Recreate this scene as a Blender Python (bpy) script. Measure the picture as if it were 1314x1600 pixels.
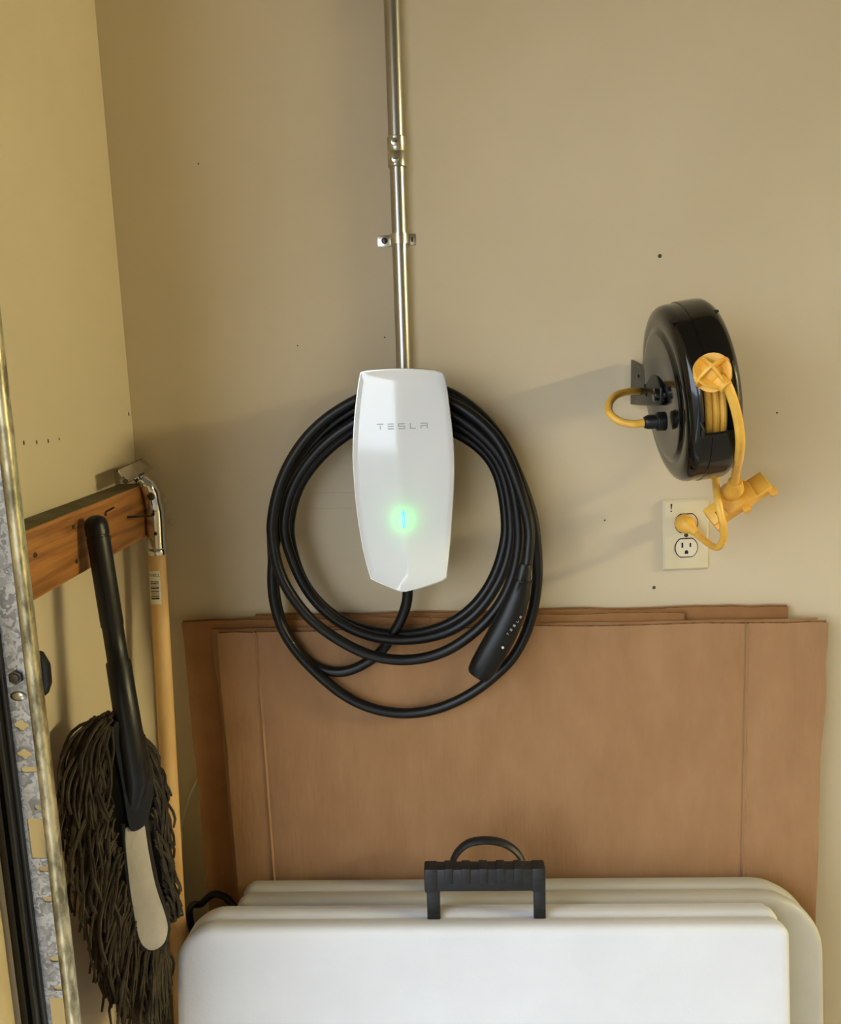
import bpy, bmesh, math, random
from mathutils import Vector, Matrix
random.seed(7)
S = bpy.context.scene
for o in list(bpy.data.objects): bpy.data.objects.remove(o)
COL = S.collection

# ------------------------------------------------------------------ camera
FPX, IW, IH = 1300.0, 1314, 1600
CAM = Vector((0.4975, -1.30, 1.50))
_y, _p, _r = math.radians(2.1), math.radians(10), math.radians(1.7)
FW = Vector((-math.sin(_y)*math.cos(_p), math.cos(_y)*math.cos(_p), -math.sin(_p)))
_r0 = Vector((math.cos(_y), math.sin(_y), 0)); _u0 = _r0.cross(FW)
RT = math.cos(_r)*_r0 - math.sin(_r)*_u0
UP = RT.cross(FW)
cd = bpy.data.cameras.new('camera'); cam = bpy.data.objects.new('camera', cd); COL.objects.link(cam)
m = Matrix((RT, UP, -FW)).transposed().to_4x4(); m.translation = CAM
cam.matrix_world = m
cd.sensor_fit = 'HORIZONTAL'; cd.sensor_width = 36; cd.lens = FPX/IW*36; cd.clip_start = .01
S.camera = cam

# ------------------------------------------------------------------ light, exposure
w = bpy.data.worlds.new('sky'); S.world = w; w.use_nodes = True
bg = w.node_tree.nodes['Background']
bg.inputs[0].default_value = (.82, .91, 1.0, 1); bg.inputs[1].default_value = 5.7
sd = bpy.data.lights.new('sun', 'SUN'); sd.energy = 2.5; sd.angle = .01; sd.color = (1, .97, .93)
sun = bpy.data.objects.new('sun', sd); COL.objects.link(sun); sun.location = (-4, -2, 6)
sun.rotation_euler = Vector((-.50, .25, -.83)).to_track_quat('-Z', 'Y').to_euler()   # over the roof, onto the driveway
pd = bpy.data.lights.new('door_opening_portal', 'AREA'); pd.shape = 'RECTANGLE'; pd.size = 2.08; pd.size_y = 4.5
pd.cycles.is_portal = True
po = bpy.data.objects.new('door_opening_portal', pd); COL.objects.link(po)
po.location = (-.02, -2.95, 1.06); po.rotation_euler = (0, math.radians(-90), 0)
S.view_settings.view_transform = 'Standard'; S.view_settings.look = 'None'
S.view_settings.gamma = 1; S.view_settings.use_curve_mapping = False
S.view_settings.exposure = 0.05
try:
    S.cycles.use_denoising = True
    S.cycles.max_bounces = 10; S.cycles.diffuse_bounces = 6
    S.cycles.sample_clamp_indirect = 8
except Exception: pass

# ------------------------------------------------------------------ helpers
def ray(px, py): return (FW*FPX + RT*(px-IW/2) - UP*(py-IH/2)).normalized()
def PY(px, py, y):                       # point of the photo at distance plane y
    d = ray(px, py); return CAM + d*((y-CAM.y)/d.y)
def PX(px, py, x):
    d = ray(px, py); return CAM + d*((x-CAM.x)/d.x)
def PP(px, py, pt, n):
    d = ray(px, py); return CAM + d*((Vector(pt)-CAM).dot(n)/d.dot(n))
ORG = {}
def tag(o, label=None, cat=None, group=None, kind=None):
    if label: o['label'] = label
    if cat: o['category'] = cat
    if group: o['group'] = group
    if kind: o['kind'] = kind
    return o
def empty(name, loc, label=None, cat=None, group=None):
    o = bpy.data.objects.new(name, None); COL.objects.link(o); o.location = loc; o.empty_display_size = .05
    ORG[o] = Vector(loc)
    return tag(o, label, cat, group)

class MB:
    def __init__(s): s.v = []; s.f = []
    def add(s, vs, fs):
        b = len(s.v); s.v += [Vector(p) for p in vs]; s.f += [tuple(b+i for i in f) for f in fs]; return s
    def box(s, a, b, M=None):
        (x0, y0, z0), (x1, y1, z1) = a, b
        vs = [Vector(p) for p in ((x0,y0,z0),(x1,y0,z0),(x1,y1,z0),(x0,y1,z0),(x0,y0,z1),(x1,y0,z1),(x1,y1,z1),(x0,y1,z1))]
        if M is not None: vs = [M @ p for p in vs]
        return s.add(vs, [(0,3,2,1),(4,5,6,7),(0,1,5,4),(1,2,6,5),(2,3,7,6),(3,0,4,7)])
    def prism(s, pts, off):                # polygon (list of 3D) pushed along off
        n = len(pts); off = Vector(off); pts = [Vector(p) for p in pts]
        fs = [tuple(range(n)), tuple(range(2*n-1, n-1, -1))]
        fs += [(i, i+n, (i+1) % n+n, (i+1) % n) for i in range(n)]
        return s.add(pts+[p+off for p in pts], fs)
    def tube(s, pts, r, n=10, closed=False, flat=None, sx=1.0, cap=True):
        pts = [Vector(p) for p in pts]; k = len(pts)
        rs = r if isinstance(r, (list, tuple)) else [r]*k
        t0 = None; u = None; vs = []
        for i, p in enumerate(pts):
            a = pts[i-1] if (i or closed) else pts[i]; b = pts[(i+1) % k] if (i < k-1 or closed) else pts[i]
            t = (b-a).normalized()
            if u is None:
                h = flat or (Vector((0,0,1)) if abs(t.z) < .9 else Vector((1,0,0)))
                u = (Vector(h)-t*t.dot(Vector(h))).normalized()
            else: u = (u-t*t.dot(u)).normalized()
            q = t.cross(u)
            for j in range(n):
                an = 2*math.pi*j/n; vs.append(p+u*(rs[i]*sx*math.cos(an))+q*(rs[i]*math.sin(an)))
        fs = []
        for i in range(k if closed else k-1):
            i2 = (i+1) % k
            fs += [(i*n+j, i*n+(j+1) % n, i2*n+(j+1) % n, i2*n+j) for j in range(n)]
        if not closed and cap: fs += [tuple(range(n-1, -1, -1)), tuple((k-1)*n+j for j in range(n))]
        return s.add(vs, fs)
    def lathe(s, prof, M, n=48, skip=None):  # prof (axial, radius) about local X
        vs = []; k = len(prof)
        for a, r in prof:
            for j in range(n):
                an = 2*math.pi*j/n; vs.append(M @ Vector((a, r*math.cos(an), r*math.sin(an))))
        fs = []
        for i in range(k-1):
            for j in range(n):
                if skip and skip((prof[i][0]+prof[i+1][0])/2, 2*math.pi*(j+.5)/n): continue
                fs.append((i*n+j, i*n+(j+1) % n, (i+1)*n+(j+1) % n, (i+1)*n+j))
        return s.add(vs, fs)
    def ball(s, c, r, n=12, m=8, M=None):
        c = Vector(c); vs = []; fs = []
        rr = Vector(r) if isinstance(r, (tuple, list, Vector)) else Vector((r, r, r))
        for i in range(m+1):
            ph = math.pi*i/m
            for j in range(n):
                th = 2*math.pi*j/n
                p = Vector((rr.x*math.sin(ph)*math.cos(th), rr.y*math.sin(ph)*math.sin(th), rr.z*math.cos(ph)))
                vs.append(c+(M @ p if M is not None else p))
        for i in range(m):
            fs += [(i*n+j, (i+1)*n+j, (i+1)*n+(j+1) % n, i*n+(j+1) % n) for j in range(n)]
        return s.add(vs, fs)
    def build(s, name, mat, parent=None, smooth=35, bevel=0, seg=2, origin=None):
        if parent is not None: org = ORG[parent]
        elif origin is not None: org = Vector(origin)
        else:
            xs = [p.x for p in s.v]; ys = [p.y for p in s.v]
            org = Vector(((min(xs)+max(xs))/2, (min(ys)+max(ys))/2, min(p.z for p in s.v)))
        me = bpy.data.meshes.new(name)
        me.from_pydata([tuple(p-org) for p in s.v], [], s.f)
        bm = bmesh.new(); bm.from_mesh(me)
        bmesh.ops.remove_doubles(bm, verts=bm.verts, dist=1e-6)
        bmesh.ops.recalc_face_normals(bm, faces=bm.faces)
        if bevel:
            es = [e for e in bm.edges if len(e.link_faces) == 2 and e.calc_face_angle(0) > math.radians(40)]
            bmesh.ops.bevel(bm, geom=es, offset=bevel, segments=seg, profile=.5, affect='EDGES', clamp_overlap=True)
        bm.to_mesh(me); bm.free()
        if smooth:
            me.shade_smooth(); me.set_sharp_from_angle(angle=math.radians(smooth))
        me.materials.append(mat)
        o = bpy.data.objects.new(name, me); COL.objects.link(o)
        if parent is not None: o.parent = parent; ORG[o] = org
        else: o.location = org; ORG[o] = org
        return o

def spline(pts, k=8):
    pts = [Vector(p) for p in pts]; out = []
    for i in range(len(pts)-1):
        p0 = pts[max(i-1, 0)]; p1 = pts[i]; p2 = pts[i+1]; p3 = pts[min(i+2, len(pts)-1)]
        for j in range(k):
            t = j/k
            out.append(.5*((2*p1)+(p2-p0)*t+(2*p0-5*p1+4*p2-p3)*t*t+(3*p1-p0-3*p2+p3)*t**3))
    out.append(pts[-1]); return out
def closed_spline(pts, k=6):
    pts = [Vector(p) for p in pts]; n = len(pts); out = []
    for i in range(n):
        p0, p1, p2, p3 = pts[i-1], pts[i], pts[(i+1) % n], pts[(i+2) % n]
        for j in range(k):
            t = j/k
            out.append(.5*((2*p1)+(p2-p0)*t+(2*p0-5*p1+4*p2-p3)*t*t+(3*p1-p0-3*p2+p3)*t**3))
    return out
def flat_shape(outer, holes, depth):       # 2D outline with real holes -> (verts, faces), thickness along local z
    cu = bpy.data.curves.new('tmp', 'CURVE'); cu.dimensions = '2D'; cu.fill_mode = 'BOTH'; cu.extrude = depth/2
    for lp in [outer]+holes:
        sp = cu.splines.new('POLY'); sp.points.add(len(lp)-1); sp.use_cyclic_u = True
        for q, (a, b) in zip(sp.points, lp): q.co = (a, b, 0, 1)
    return _conv(cu)
def text_shape(txt, size, depth):
    cu = bpy.data.curves.new('tmp', 'FONT'); cu.body = txt; cu.size = size; cu.extrude = depth/2; cu.align_x = 'CENTER'; cu.align_y = 'CENTER'
    cu.resolution_u = 3
    return _conv(cu)
def _conv(cu):
    o = bpy.data.objects.new('tmp', cu); COL.objects.link(o)
    dg = bpy.context.evaluated_depsgraph_get(); dg.update()
    me = o.evaluated_get(dg).to_mesh()
    r = ([v.co.copy() for v in me.vertices], [tuple(p.vertices) for p in me.polygons])
    bpy.data.objects.remove(o); bpy.data.curves.remove(cu)
    return r

# ------------------------------------------------------------------ materials
def srgb(r, g, b):
    f = lambda c: (c/255/12.92 if c <= 10 else ((c/255+.055)/1.055)**2.4)
    return (f(r), f(g), f(b), 1)
def mat(name, col, rough=.5, metal=0, var=None, vscale=20, vstretch=(1,1,1), bump=0, bscale=200, bstretch=(1,1,1), coat=0, spec=.5, kind='noise', detail=4, emit=None, estr=0, lo=.35, hi=.65, sheen=0):
    M = bpy.data.materials.new(name); M.use_nodes = True; nt = M.node_tree; N = nt.nodes; L = nt.links
    b = N['Principled BSDF']
    b.inputs['Base Color'].default_value = col; b.inputs['Roughness'].default_value = rough; b.inputs['Metallic'].default_value = metal
    b.inputs['Specular IOR Level'].default_value = spec
    if coat: b.inputs['Coat Weight'].default_value = coat; b.inputs['Coat Roughness'].default_value = .06
    if sheen: b.inputs['Sheen Weight'].default_value = sheen
    if emit: b.inputs['Emission Color'].default_value = emit; b.inputs['Emission Strength'].default_value = estr
    if var or bump:
        tc = N.new('ShaderNodeTexCoord')
    if var:
        mp = N.new('ShaderNodeMapping'); mp.inputs['Scale'].default_value = vstretch; L.new(tc.outputs['Object'], mp.inputs[0])
        if kind == 'voronoi':
            t = N.new('ShaderNodeTexVoronoi'); t.inputs['Scale'].default_value = vscale
            nz = N.new('ShaderNodeTexNoise'); nz.inputs['Scale'].default_value = vscale*.7
            mx = N.new('ShaderNodeMix'); mx.data_type = 'VECTOR'; mx.inputs[0].default_value = .06
            L.new(mp.outputs[0], nz.inputs[0]); L.new(mp.outputs[0], mx.inputs[4]); L.new(nz.outputs['Color'], mx.inputs[5]); L.new(mx.outputs[1], t.inputs[0])
            sep = N.new('ShaderNodeSeparateColor'); L.new(t.outputs['Color'], sep.inputs[0]); src = sep.outputs[0]
        elif kind == 'wave':
            t = N.new('ShaderNodeTexWave'); t.inputs['Scale'].default_value = vscale; t.inputs['Distortion'].default_value = 6; t.inputs['Detail'].default_value = 4; t.inputs['Detail Scale'].default_value = 1.4
            t.bands_direction = 'Z'; L.new(mp.outputs[0], t.inputs[0]); src = t.outputs['Fac']
        else:
            t = N.new('ShaderNodeTexNoise'); t.inputs['Scale'].default_value = vscale; t.inputs['Detail'].default_value = detail; t.inputs['Roughness'].default_value = .6
            L.new(mp.outputs[0], t.inputs[0]); src = t.outputs['Fac']
        rp = N.new('ShaderNodeValToRGB'); rp.color_ramp.elements[0].position = lo; rp.color_ramp.elements[1].position = hi
        rp.color_ramp.elements[0].color = col; rp.color_ramp.elements[1].color = var
        L.new(src, rp.inputs[0]); L.new(rp.outputs[0], b.inputs['Base Color'])
    if bump:
        mp2 = N.new('ShaderNodeMapping'); mp2.inputs['Scale'].default_value = bstretch; L.new(tc.outputs['Object'], mp2.inputs[0])
        t2 = N.new('ShaderNodeTexNoise'); t2.inputs['Scale'].default_value = bscale; t2.inputs['Detail'].default_value = 3
        L.new(mp2.outputs[0], t2.inputs[0])
        bp = N.new('ShaderNodeBump'); bp.inputs['Strength'].default_value = bump; bp.inputs['Distance'].default_value = .002
        L.new(t2.outputs['Fac'], bp.inputs['Height']); L.new(bp.outputs[0], b.inputs['Normal'])
    return M
M = {}
M['paint'] = mat('beige_wall_paint', srgb(202,188,161), .75, var=srgb(197,183,155), vscale=3, bump=.12, bscale=90, spec=.25)
M['paint_left'] = M['paint']
M['ceil'] = mat('darkened_ceiling_paint', srgb(140,131,116), .8, var=srgb(132,123,108), vscale=3)  # unseen ceiling, darkened to lessen its bounce on the upper wall
M['concrete'] = mat('concrete', srgb(150,145,136), .85, var=srgb(128,124,116), vscale=6, bump=.2, bscale=60)
M['drive'] = mat('driveway_concrete', srgb(104,103,102), .9, var=srgb(90,89,88), vscale=2, bump=.2, bscale=40)
M['trim'] = mat('cream_trim_paint', srgb(216,198,158), .6, var=srgb(202,184,146), vscale=8, bump=.15, bscale=60, bstretch=(1,1,.1))
M['emt'] = mat('galvanised_conduit', srgb(178,176,170), .30, 1, var=srgb(150,148,142), vscale=14, vstretch=(1,1,.12), bump=.05, bscale=60)
M['zinc'] = mat('zinc_fitting', srgb(205,202,190), .28, 1, var=srgb(170,166,152), vscale=60)
M['chrome'] = mat('chrome', srgb(225,225,225), .07, 1, var=srgb(205,205,205), vscale=20)
M['spangle'] = mat('spangled_galvanised_steel', srgb(150,156,168), .42, .75, var=srgb(214,220,230), vscale=110, kind='voronoi', lo=.1, hi=.9, bump=.1, bscale=80)
M['curl'] = mat('worn_galvanised_warm_lit_lip', srgb(128,122,100), .42, .85, var=srgb(214,206,172), vscale=90, vstretch=(1,1,.35), lo=.38, hi=.62, bump=.15, bscale=90)  # warm light reflected by the rolled steel is put into its colour
M['shadedmetal'] = mat('shaded_track_metal', srgb(20,20,19), .35, .3, var=srgb(44,44,42), vscale=60, vstretch=(3,1,.05), spec=.5)  # dark shade inside the steel channel is put into its colour
M['white_face'] = mat('white_glass_faceplate', srgb(229,231,231), .10, var=srgb(225,228,228), vscale=2, coat=.7)
M['rim'] = mat('pale_metal_rim', srgb(228,226,220), .2, .6, var=srgb(215,213,206), vscale=10)
M['greyshell'] = mat('dark_grey_shell', srgb(62,62,62), .45, var=srgb(55,55,55), vscale=10)
M['letter'] = mat('grey_lettering', srgb(160,162,162), .35, var=srgb(152,154,154), vscale=50)
M['led'] = mat('green_status_light', (.02,.5,.08,1), .3, emit=(.004,1,.03,1), estr=45)
M['led_core'] = mat('status_light_core', (.3,.9,.8,1), .3, emit=(.25,.85,.75,1), estr=3)
M['rubber'] = mat('black_rubber', srgb(11,11,12), .38, var=srgb(16,16,17), vscale=40, spec=.35, bump=.05, bscale=400)
M['blackplastic'] = mat('black_plastic', srgb(11,11,12), .38, var=srgb(16,16,17), vscale=40, spec=.35, bump=.06, bscale=300)
M['tablehandle'] = mat('dusty_black_plastic', srgb(20,21,24), .5, var=srgb(38,39,43), vscale=60, vstretch=(1,1,4), lo=.5, hi=.8, bump=.1, bscale=200)
M['enamel'] = mat('black_enamel', srgb(8,8,8), .14, var=srgb(12,12,11), vscale=10, coat=.15, spec=.45)
M['black_bracket'] = mat('black_bracket_paint', srgb(17,17,16), .34, var=srgb(24,24,22), vscale=20, spec=.35)
M['darkslot'] = mat('dark_recess', srgb(8,8,8), .8, var=srgb(12,12,12), vscale=10)
M['yellow'] = mat('yellow_vinyl', srgb(238,186,78), .42, var=srgb(224,166,58), vscale=30, spec=.4, bump=.05, bscale=200)
M['yellow_cord'] = mat('yellow_cord_jacket', srgb(236,184,76), .40, var=srgb(214,156,54), vscale=25, lo=.45, hi=.75)
M['ivory'] = mat('ivory_plate', srgb(212,201,168), .35, var=srgb(206,194,160), vscale=12)
M['receptacle'] = mat('ivory_receptacle', srgb(220,210,186), .35, var=srgb(212,202,178), vscale=30)
M['card'] = mat('brown_corrugated_cardboard', srgb(160,124,90), .85, var=srgb(148,112,79), vscale=26, vstretch=(1,1,.35), detail=9, lo=.3, hi=.7, bump=.4, bscale=160, bstretch=(1,1,.12), spec=.15)
M['card_edge'] = mat('cardboard_cut_edge', srgb(150,108,70), .9, var=srgb(74,50,32), vscale=120, vstretch=(1,.4,1), spec=.1)
M['card_dark'] = mat('darker_cardboard', srgb(152,111,74), .88, var=srgb(138,98,62), vscale=9, bump=.2, bscale=150, bstretch=(1,1,.12), spec=.12)
M['white_table'] = mat('white_moulded_plastic', srgb(214,215,219), .5, var=srgb(207,208,212), vscale=5, bump=.12, bscale=220, spec=.35)
M['grey_table'] = mat('grey_moulded_plastic', srgb(186,184,176), .5, var=srgb(178,176,168), vscale=5, bump=.1, bscale=220, spec=.35)
M['wood'] = mat('stained_pine', srgb(168,114,60), .5, var=srgb(104,64,30), vscale=95, vstretch=(1,.05,1), lo=.42, hi=.66, detail=6, bump=.15, bscale=60, bstretch=(1,.05,1), spec=.35)
M['dust'] = mat('grey_dust', srgb(112,104,82), .95, var=srgb(92,84,64), vscale=30, spec=.1)
M['pole'] = mat('pale_wood_pole', srgb(222,186,132), .5, var=srgb(200,158,102), vscale=18, vstretch=(2,2,.12), bump=.1, bscale=70, bstretch=(2,2,.1))
M['yarn'] = mat('dark_brown_grey_yarn', srgb(74,66,54), .9, var=srgb(48,43,36), vscale=50, spec=.1, bump=.3, bscale=600)
M['yarn_base'] = mat('dark_mop_backing', srgb(34,31,27), .95, var=srgb(26,23,20), vscale=80)
M['pad'] = mat('grey_mop_pad', srgb(176,170,158), .42, var=srgb(160,154,142), vscale=30, vstretch=(1,1,.6), bump=.35, bscale=28, bstretch=(1,1,2.5))
M['sticker'] = mat('white_sticker', srgb(228,222,206), .5, var=srgb(214,206,188), vscale=60)
M['ink'] = mat('black_ink', srgb(26,24,22), .6, var=srgb(38,35,32), vscale=90)
M['white_cable'] = mat('white_cable', srgb(206,200,180), .5, var=srgb(190,184,164), vscale=30)
M['steel'] = mat('dark_steel', srgb(92,86,78), .4, .8, var=srgb(62,58,52), vscale=60)
M['bulb'] = mat('lit_bulb', (1,.82,.55,1), .5, emit=(1,.89,.50,1), estr=570)
M['lampbase'] = mat('white_porcelain', srgb(230,228,222), .3, var=srgb(222,220,214), vscale=10)

# ------------------------------------------------------------------ the garage
def struct(name, mb, mt, **k): return tag(mb.build(name, mt, **k), kind='structure')
RX, RYB, CH = 6.2, -6.2, 2.62
wall_back = struct('wall_back', MB().box((-.15, 0, 0), (RX, .12, CH)), M['paint'])
OY0, OY1, OH = -.66, -5.2, 2.12
lw = MB()
lw.box((-.15, OY0, 0), (0, -.0005, CH)).box((-.15, OY1, OH), (0, OY0, CH)).box((-.15, RYB, 0), (0, OY1, CH))
wall_left = struct('wall_left', lw, M['paint_left'])
struct('floor', MB().box((0, RYB, -.1), (RX, -.0005, 0)), M['concrete'])
struct('ceiling', MB().box((-.15, RYB, CH), (RX, .12, CH+.1)), M['ceil'])
struct('wall_right', MB().box((RX, RYB, 0), (RX+.12, .12, CH)), M['paint'])
struct('wall_front', MB().box((-.15, RYB-.12, 0), (RX+.12, RYB, CH)), M['paint'])
struct('ground_driveway', MB().box((-14, -16, -.14), (-.151, 10, -.02)), M['drive'])
# door jamb board on the left wall, past the track
jb = MB().box((.0003, -.655, .001), (.016, -.545, 2.1)).box((.0003, -.543, .001), (.009, -.515, 2.1))
struct('trim_1', jb, M['trim'], bevel=.002)
# small screw holes and nail dots in the paint
for (px, py, wl, r) in ((1031,400,'b',.0030),(945,813,'b',.0015),(1214,645,'b',.0014),(1022,918,'b',.0028),(310,256,'b',.0012),(465,540,'b',.0012),(601,527,'b',.0012),
                        (37,692,'l',.0018),(57,691,'l',.0018),(75,689,'l',.0018),(92,686,'l',.0012),(201,647,'l',.0022)):
    if wl == 'b':
        p = PY(px, py, 0); mb = MB().ball(p, (r, .0012, r), 8, 6); MB.build(mb, 'screw_hole', M['steel'], wall_back)
    else:
        p = PX(px, py, 0); mb = MB().ball(p, (.0012, r*.7, r*1.6), 8, 6); MB.build(mb, 'screw_hole', M['steel'], wall_left)
for (px, py, r) in ((255,780,.006),(268,815,.006),(640,715,.007)):
    mb = MB().ball(PY(px, py, 0), (r, .0014, r), 12, 6); mb.build('patched_dimple', M['paint'], wall_back)

for (x0_, x1_, yy) in ((452,553,771),(462,550,795)):
    a_, b_ = PY(x0_, yy+1.2, 0), PY(x1_, yy-1.2, 0)
    MB().box((a_.x,-.0007,a_.z-.001), (b_.x,.0005,a_.z+.001)).build('drywall_seam', M['paint'], wall_back, bevel=.0003)
# twin tube ceiling light further into the garage
LP = Vector((5.2, -1.35, CH))
lamp = empty('ceiling_light', LP, 'long twin tube ceiling light with a warm glow', 'ceiling light')
MB().prism([LP+Vector((a, -.63, b)) for a, b in ((-.06,-.0005),(.06,-.0005),(.045,-.045),(-.045,-.045))], (0,1.26,0)).build('housing', M['lampbase'], lamp, bevel=.002)
for dx in (-.035, .035):
    MB().tube([LP+Vector((dx,-.60,-.075)), LP+Vector((dx,.60,-.075))], .019, 12).build('tube', M['bulb'], lamp)
    for e_ in (-.61, .61):
        MB().box(LP+Vector((dx-.012,e_-.012,-.096)), LP+Vector((dx+.012,e_+.012,-.040))).build('tube_holder', M['lampbase'], lamp)

# ------------------------------------------------------------------ conduit
cx, cyy = .4315, -.0145
R1 = .0117
con = empty('conduit', (cx, cyy, 1.40), 'galvanised steel conduit running down the wall into the charger top', 'conduit')
zc0, zc1 = PY(620, 262, cyy).z, PY(620, 214, cyy).z
MB().tube([(cx,cyy,zc1-.004),(cx,cyy,CH-.002)], R1*1.02, 20).build('upper_pipe', M['emt'], con)
MB().tube([(cx,cyy,1.392),(cx,cyy,zc0+.004)], R1*.98, 20).build('lower_pipe', M['emt'], con)
zm = (zc0+zc1)/2
cp = MB().tube([(cx,cyy,zc0),(cx,cyy,zc0+.001),(cx,cyy,zm-.003),(cx,cyy,zm),(cx,cyy,zm+.003),(cx,cyy,zc1-.001),(cx,cyy,zc1)], [.0128,.0138,.0138,.0126,.0138,.0138,.0128], 24).build('coupling', M['zinc'], con)
for zz in (zm+.011, zm-.012):
    s = MB().tube([(cx-.002,cyy-.012,zz),(cx-.002,cyy-.0165,zz)], .0055, 12)
    s.tube([(cx-.002,cyy-.0165,zz),(cx-.002,cyy-.0172,zz)], .0045, 12).build('set_screw', M['zinc'], cp, bevel=.0005)
    MB().box((cx-.0055,cyy-.0176,zz-.0006),(cx+.0015,cyy-.0170,zz+.0006)).build('screw_slot', M['darkslot'], cp)
zs = PY(620, 376, 0).z
st = empty('conduit_strap', (cx, -.001, zs), 'small bright metal strap screwed over the conduit', 'strap')
sm = MB()
arc = [(cx+.0135*math.cos(a), cyy-.0135*math.sin(a)) for a in [math.pi*i/14 for i in range(15)]]
pf = [(cx+.0135, -.0003)]+arc+[(cx-.0135, -.0003)]
pin = [(cx-.0120, -.0003)]+[(cx+.0120*math.cos(a), cyy-.0120*math.sin(a)) for a in [math.pi*i/14 for i in range(14,-1,-1)]]+[(cx+.0120, -.0003)]
n = len(pf)
vs = [(x,y,zs-.0075) for x,y in pf]+[(x,y,zs-.0075) for x,y in reversed(pin)]
vs += [(x,y,zs+.0075) for x,y in pf]+[(x,y,zs+.0075) for x,y in reversed(pin)]
fs = []
for i in range(n-1):
    fs += [(i,i+1,2*n+i+1,2*n+i),(n+i,n+i+1,3*n+i+1,3*n+i),(i,i+1,n+i+1,n+i),(2*n+i,2*n+i+1,3*n+i+1,3*n+i)]
sm.add(vs, fs).build('band', M['zinc'], st)
MB().box((cx-.0345,-.0022,zs-.0088),(cx-.0125,-.0003,zs+.0080)).build('tab', M['zinc'], st, bevel=.0008)
MB().box((cx+.0125,-.0022,zs-.0075),(cx+.0235,-.0003,zs+.0088)).build('tab', M['zinc'], st, bevel=.0008)
MB().ball((cx-.0235,-.0022,zs),(.0048,.0022,.0048),12,6).build('screw', M['steel'], st)
MB().box((cx+.0165,-.0026,zs-.003),(cx+.0190,-.0020,zs+.004)).build('slot', M['darkslot'], st)

# ------------------------------------------------------------------ wall charger
FY = -.134
OUT = [(567,582.6),(598,579),(629,578),(658,579),(684,582),(692.5,588),(697.5,608),(702,641),(706.5,679),(708.8,714),(708.8,750),(706.5,797),(703,845),(698,892),(693.5,904),(662,915.5),(637,921.8),(631,922.6),(620,920.5),(584,905),(578,897),(567.5,857),(558,797),(553,738),(552,702),(554.4,655),(559,612),(562.5,591)]
op = [PY(a, b, FY) for a, b in OUT]
loop = closed_spline([(p.x,0,p.z) for p in op], 5)
CC = Vector((sum(p.x for p in loop)/len(loop), 0, 1.345))
zled = PY(631, 810, FY).z
def fy(x, z, s):                           # front surface of the faceplate
    dx, dz = (x-CC.x)/.075, (z-CC.z)/.18
    y = FY-.0075*(1-.75*dx*dx-.35*dz*dz)+.0022*max(0, (s-.955)/.045)**2
    if z < zled+.02:
        k = min(1, (zled+.02-z)/.10); k = k*k*(3-2*k); y -= .0032*k*max(0, 1-abs(x-CC.x)/.036)*(1-s**8)
    return y
def sfrac(x, z):                           # radial fraction of a point inside the outline
    d = Vector((x-CC.x, 0, z-CC.z)); a = math.atan2(d.z, d.x); best = min(loop, key=lambda p: abs(((math.atan2(p.z-CC.z, p.x-CC.x)-a+math.pi) % (2*math.pi))-math.pi))
    return d.length/(best-CC).length
ch = empty('wall_charger', (CC.x, -.001, 1.19), 'white glossy wall charger with a green status light', 'wall charger')
fm = MB(); n = len(loop); NR = 14; vs = []
for i in range(NR+1):
    s = (i/NR)**.85
    for p in loop:
        q = CC+(p-CC)*s; vs.append((q.x, fy(q.x, q.z, s), q.z))
for p in loop: vs.append((p.x, FY+.004, p.z))
fs = [(i*n+j, i*n+(j+1) % n, (i+1)*n+(j+1) % n, (i+1)*n+j) for i in range(NR+1) for j in range(n)]
fm.add(vs, fs).build('faceplate', M['white_face'], ch, smooth=50)
def ringband(s0, s1, y0, y1):
    vs = []
    for s, y in ((s0,y0),(s1,y0),(s1,y1),(s0,y1)):
        for p in loop: q = CC+(p-CC)*s; vs.append((q.x, y, q.z))
    return MB().add(vs, [(k*n+j, k*n+(j+1) % n, ((k+1) % 4)*n+(j+1) % n, ((k+1) % 4)*n+j) for k in range(4) for j in range(n)])
ringband(.985, 1.012, FY+.0005, FY+.004).build('rim', M['rim'], ch)
ringband(.95, 1.006, FY+.004, FY+.009).build('gap_seal', M['darkslot'], ch)
bk = MB(); vs = []
for s, y in ((0,FY+.006),(1.004,FY+.0065),(1.015,FY+.011),(1.0,FY+.0155),(.93,FY+.0165),(0,FY+.0165)):
    for p in loop: q = CC+(p-CC)*s; vs.append((q.x, y, q.z))
bk.add(vs, [(i*n+j, i*n+(j+1) % n, (i+1)*n+(j+1) % n, (i+1)*n+j) for i in range(5) for j in range(n)]).build('back_shell', M['greyshell'], ch)
zb0, zb1 = 1.205, 1.392
MB().prism([(CC.x-.043,-.0005,zb0+.03),(CC.x-.052,-.0005,zb1-.02),(CC.x-.04,-.0005,zb1),(CC.x+.04,-.0005,zb1),(CC.x+.052,-.0005,zb1-.02),(CC.x+.043,-.0005,zb0+.03),(CC.x,-.0005,zb0)], (0,FY+.017,0)).build('housing', M['greyshell'], ch, bevel=.004)
MB().tube([(CC.x,-.07,zb0+.02),(CC.x,-.07,1.178)], .0115, 16).build('cable_gland', M['blackplastic'], ch)
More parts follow.
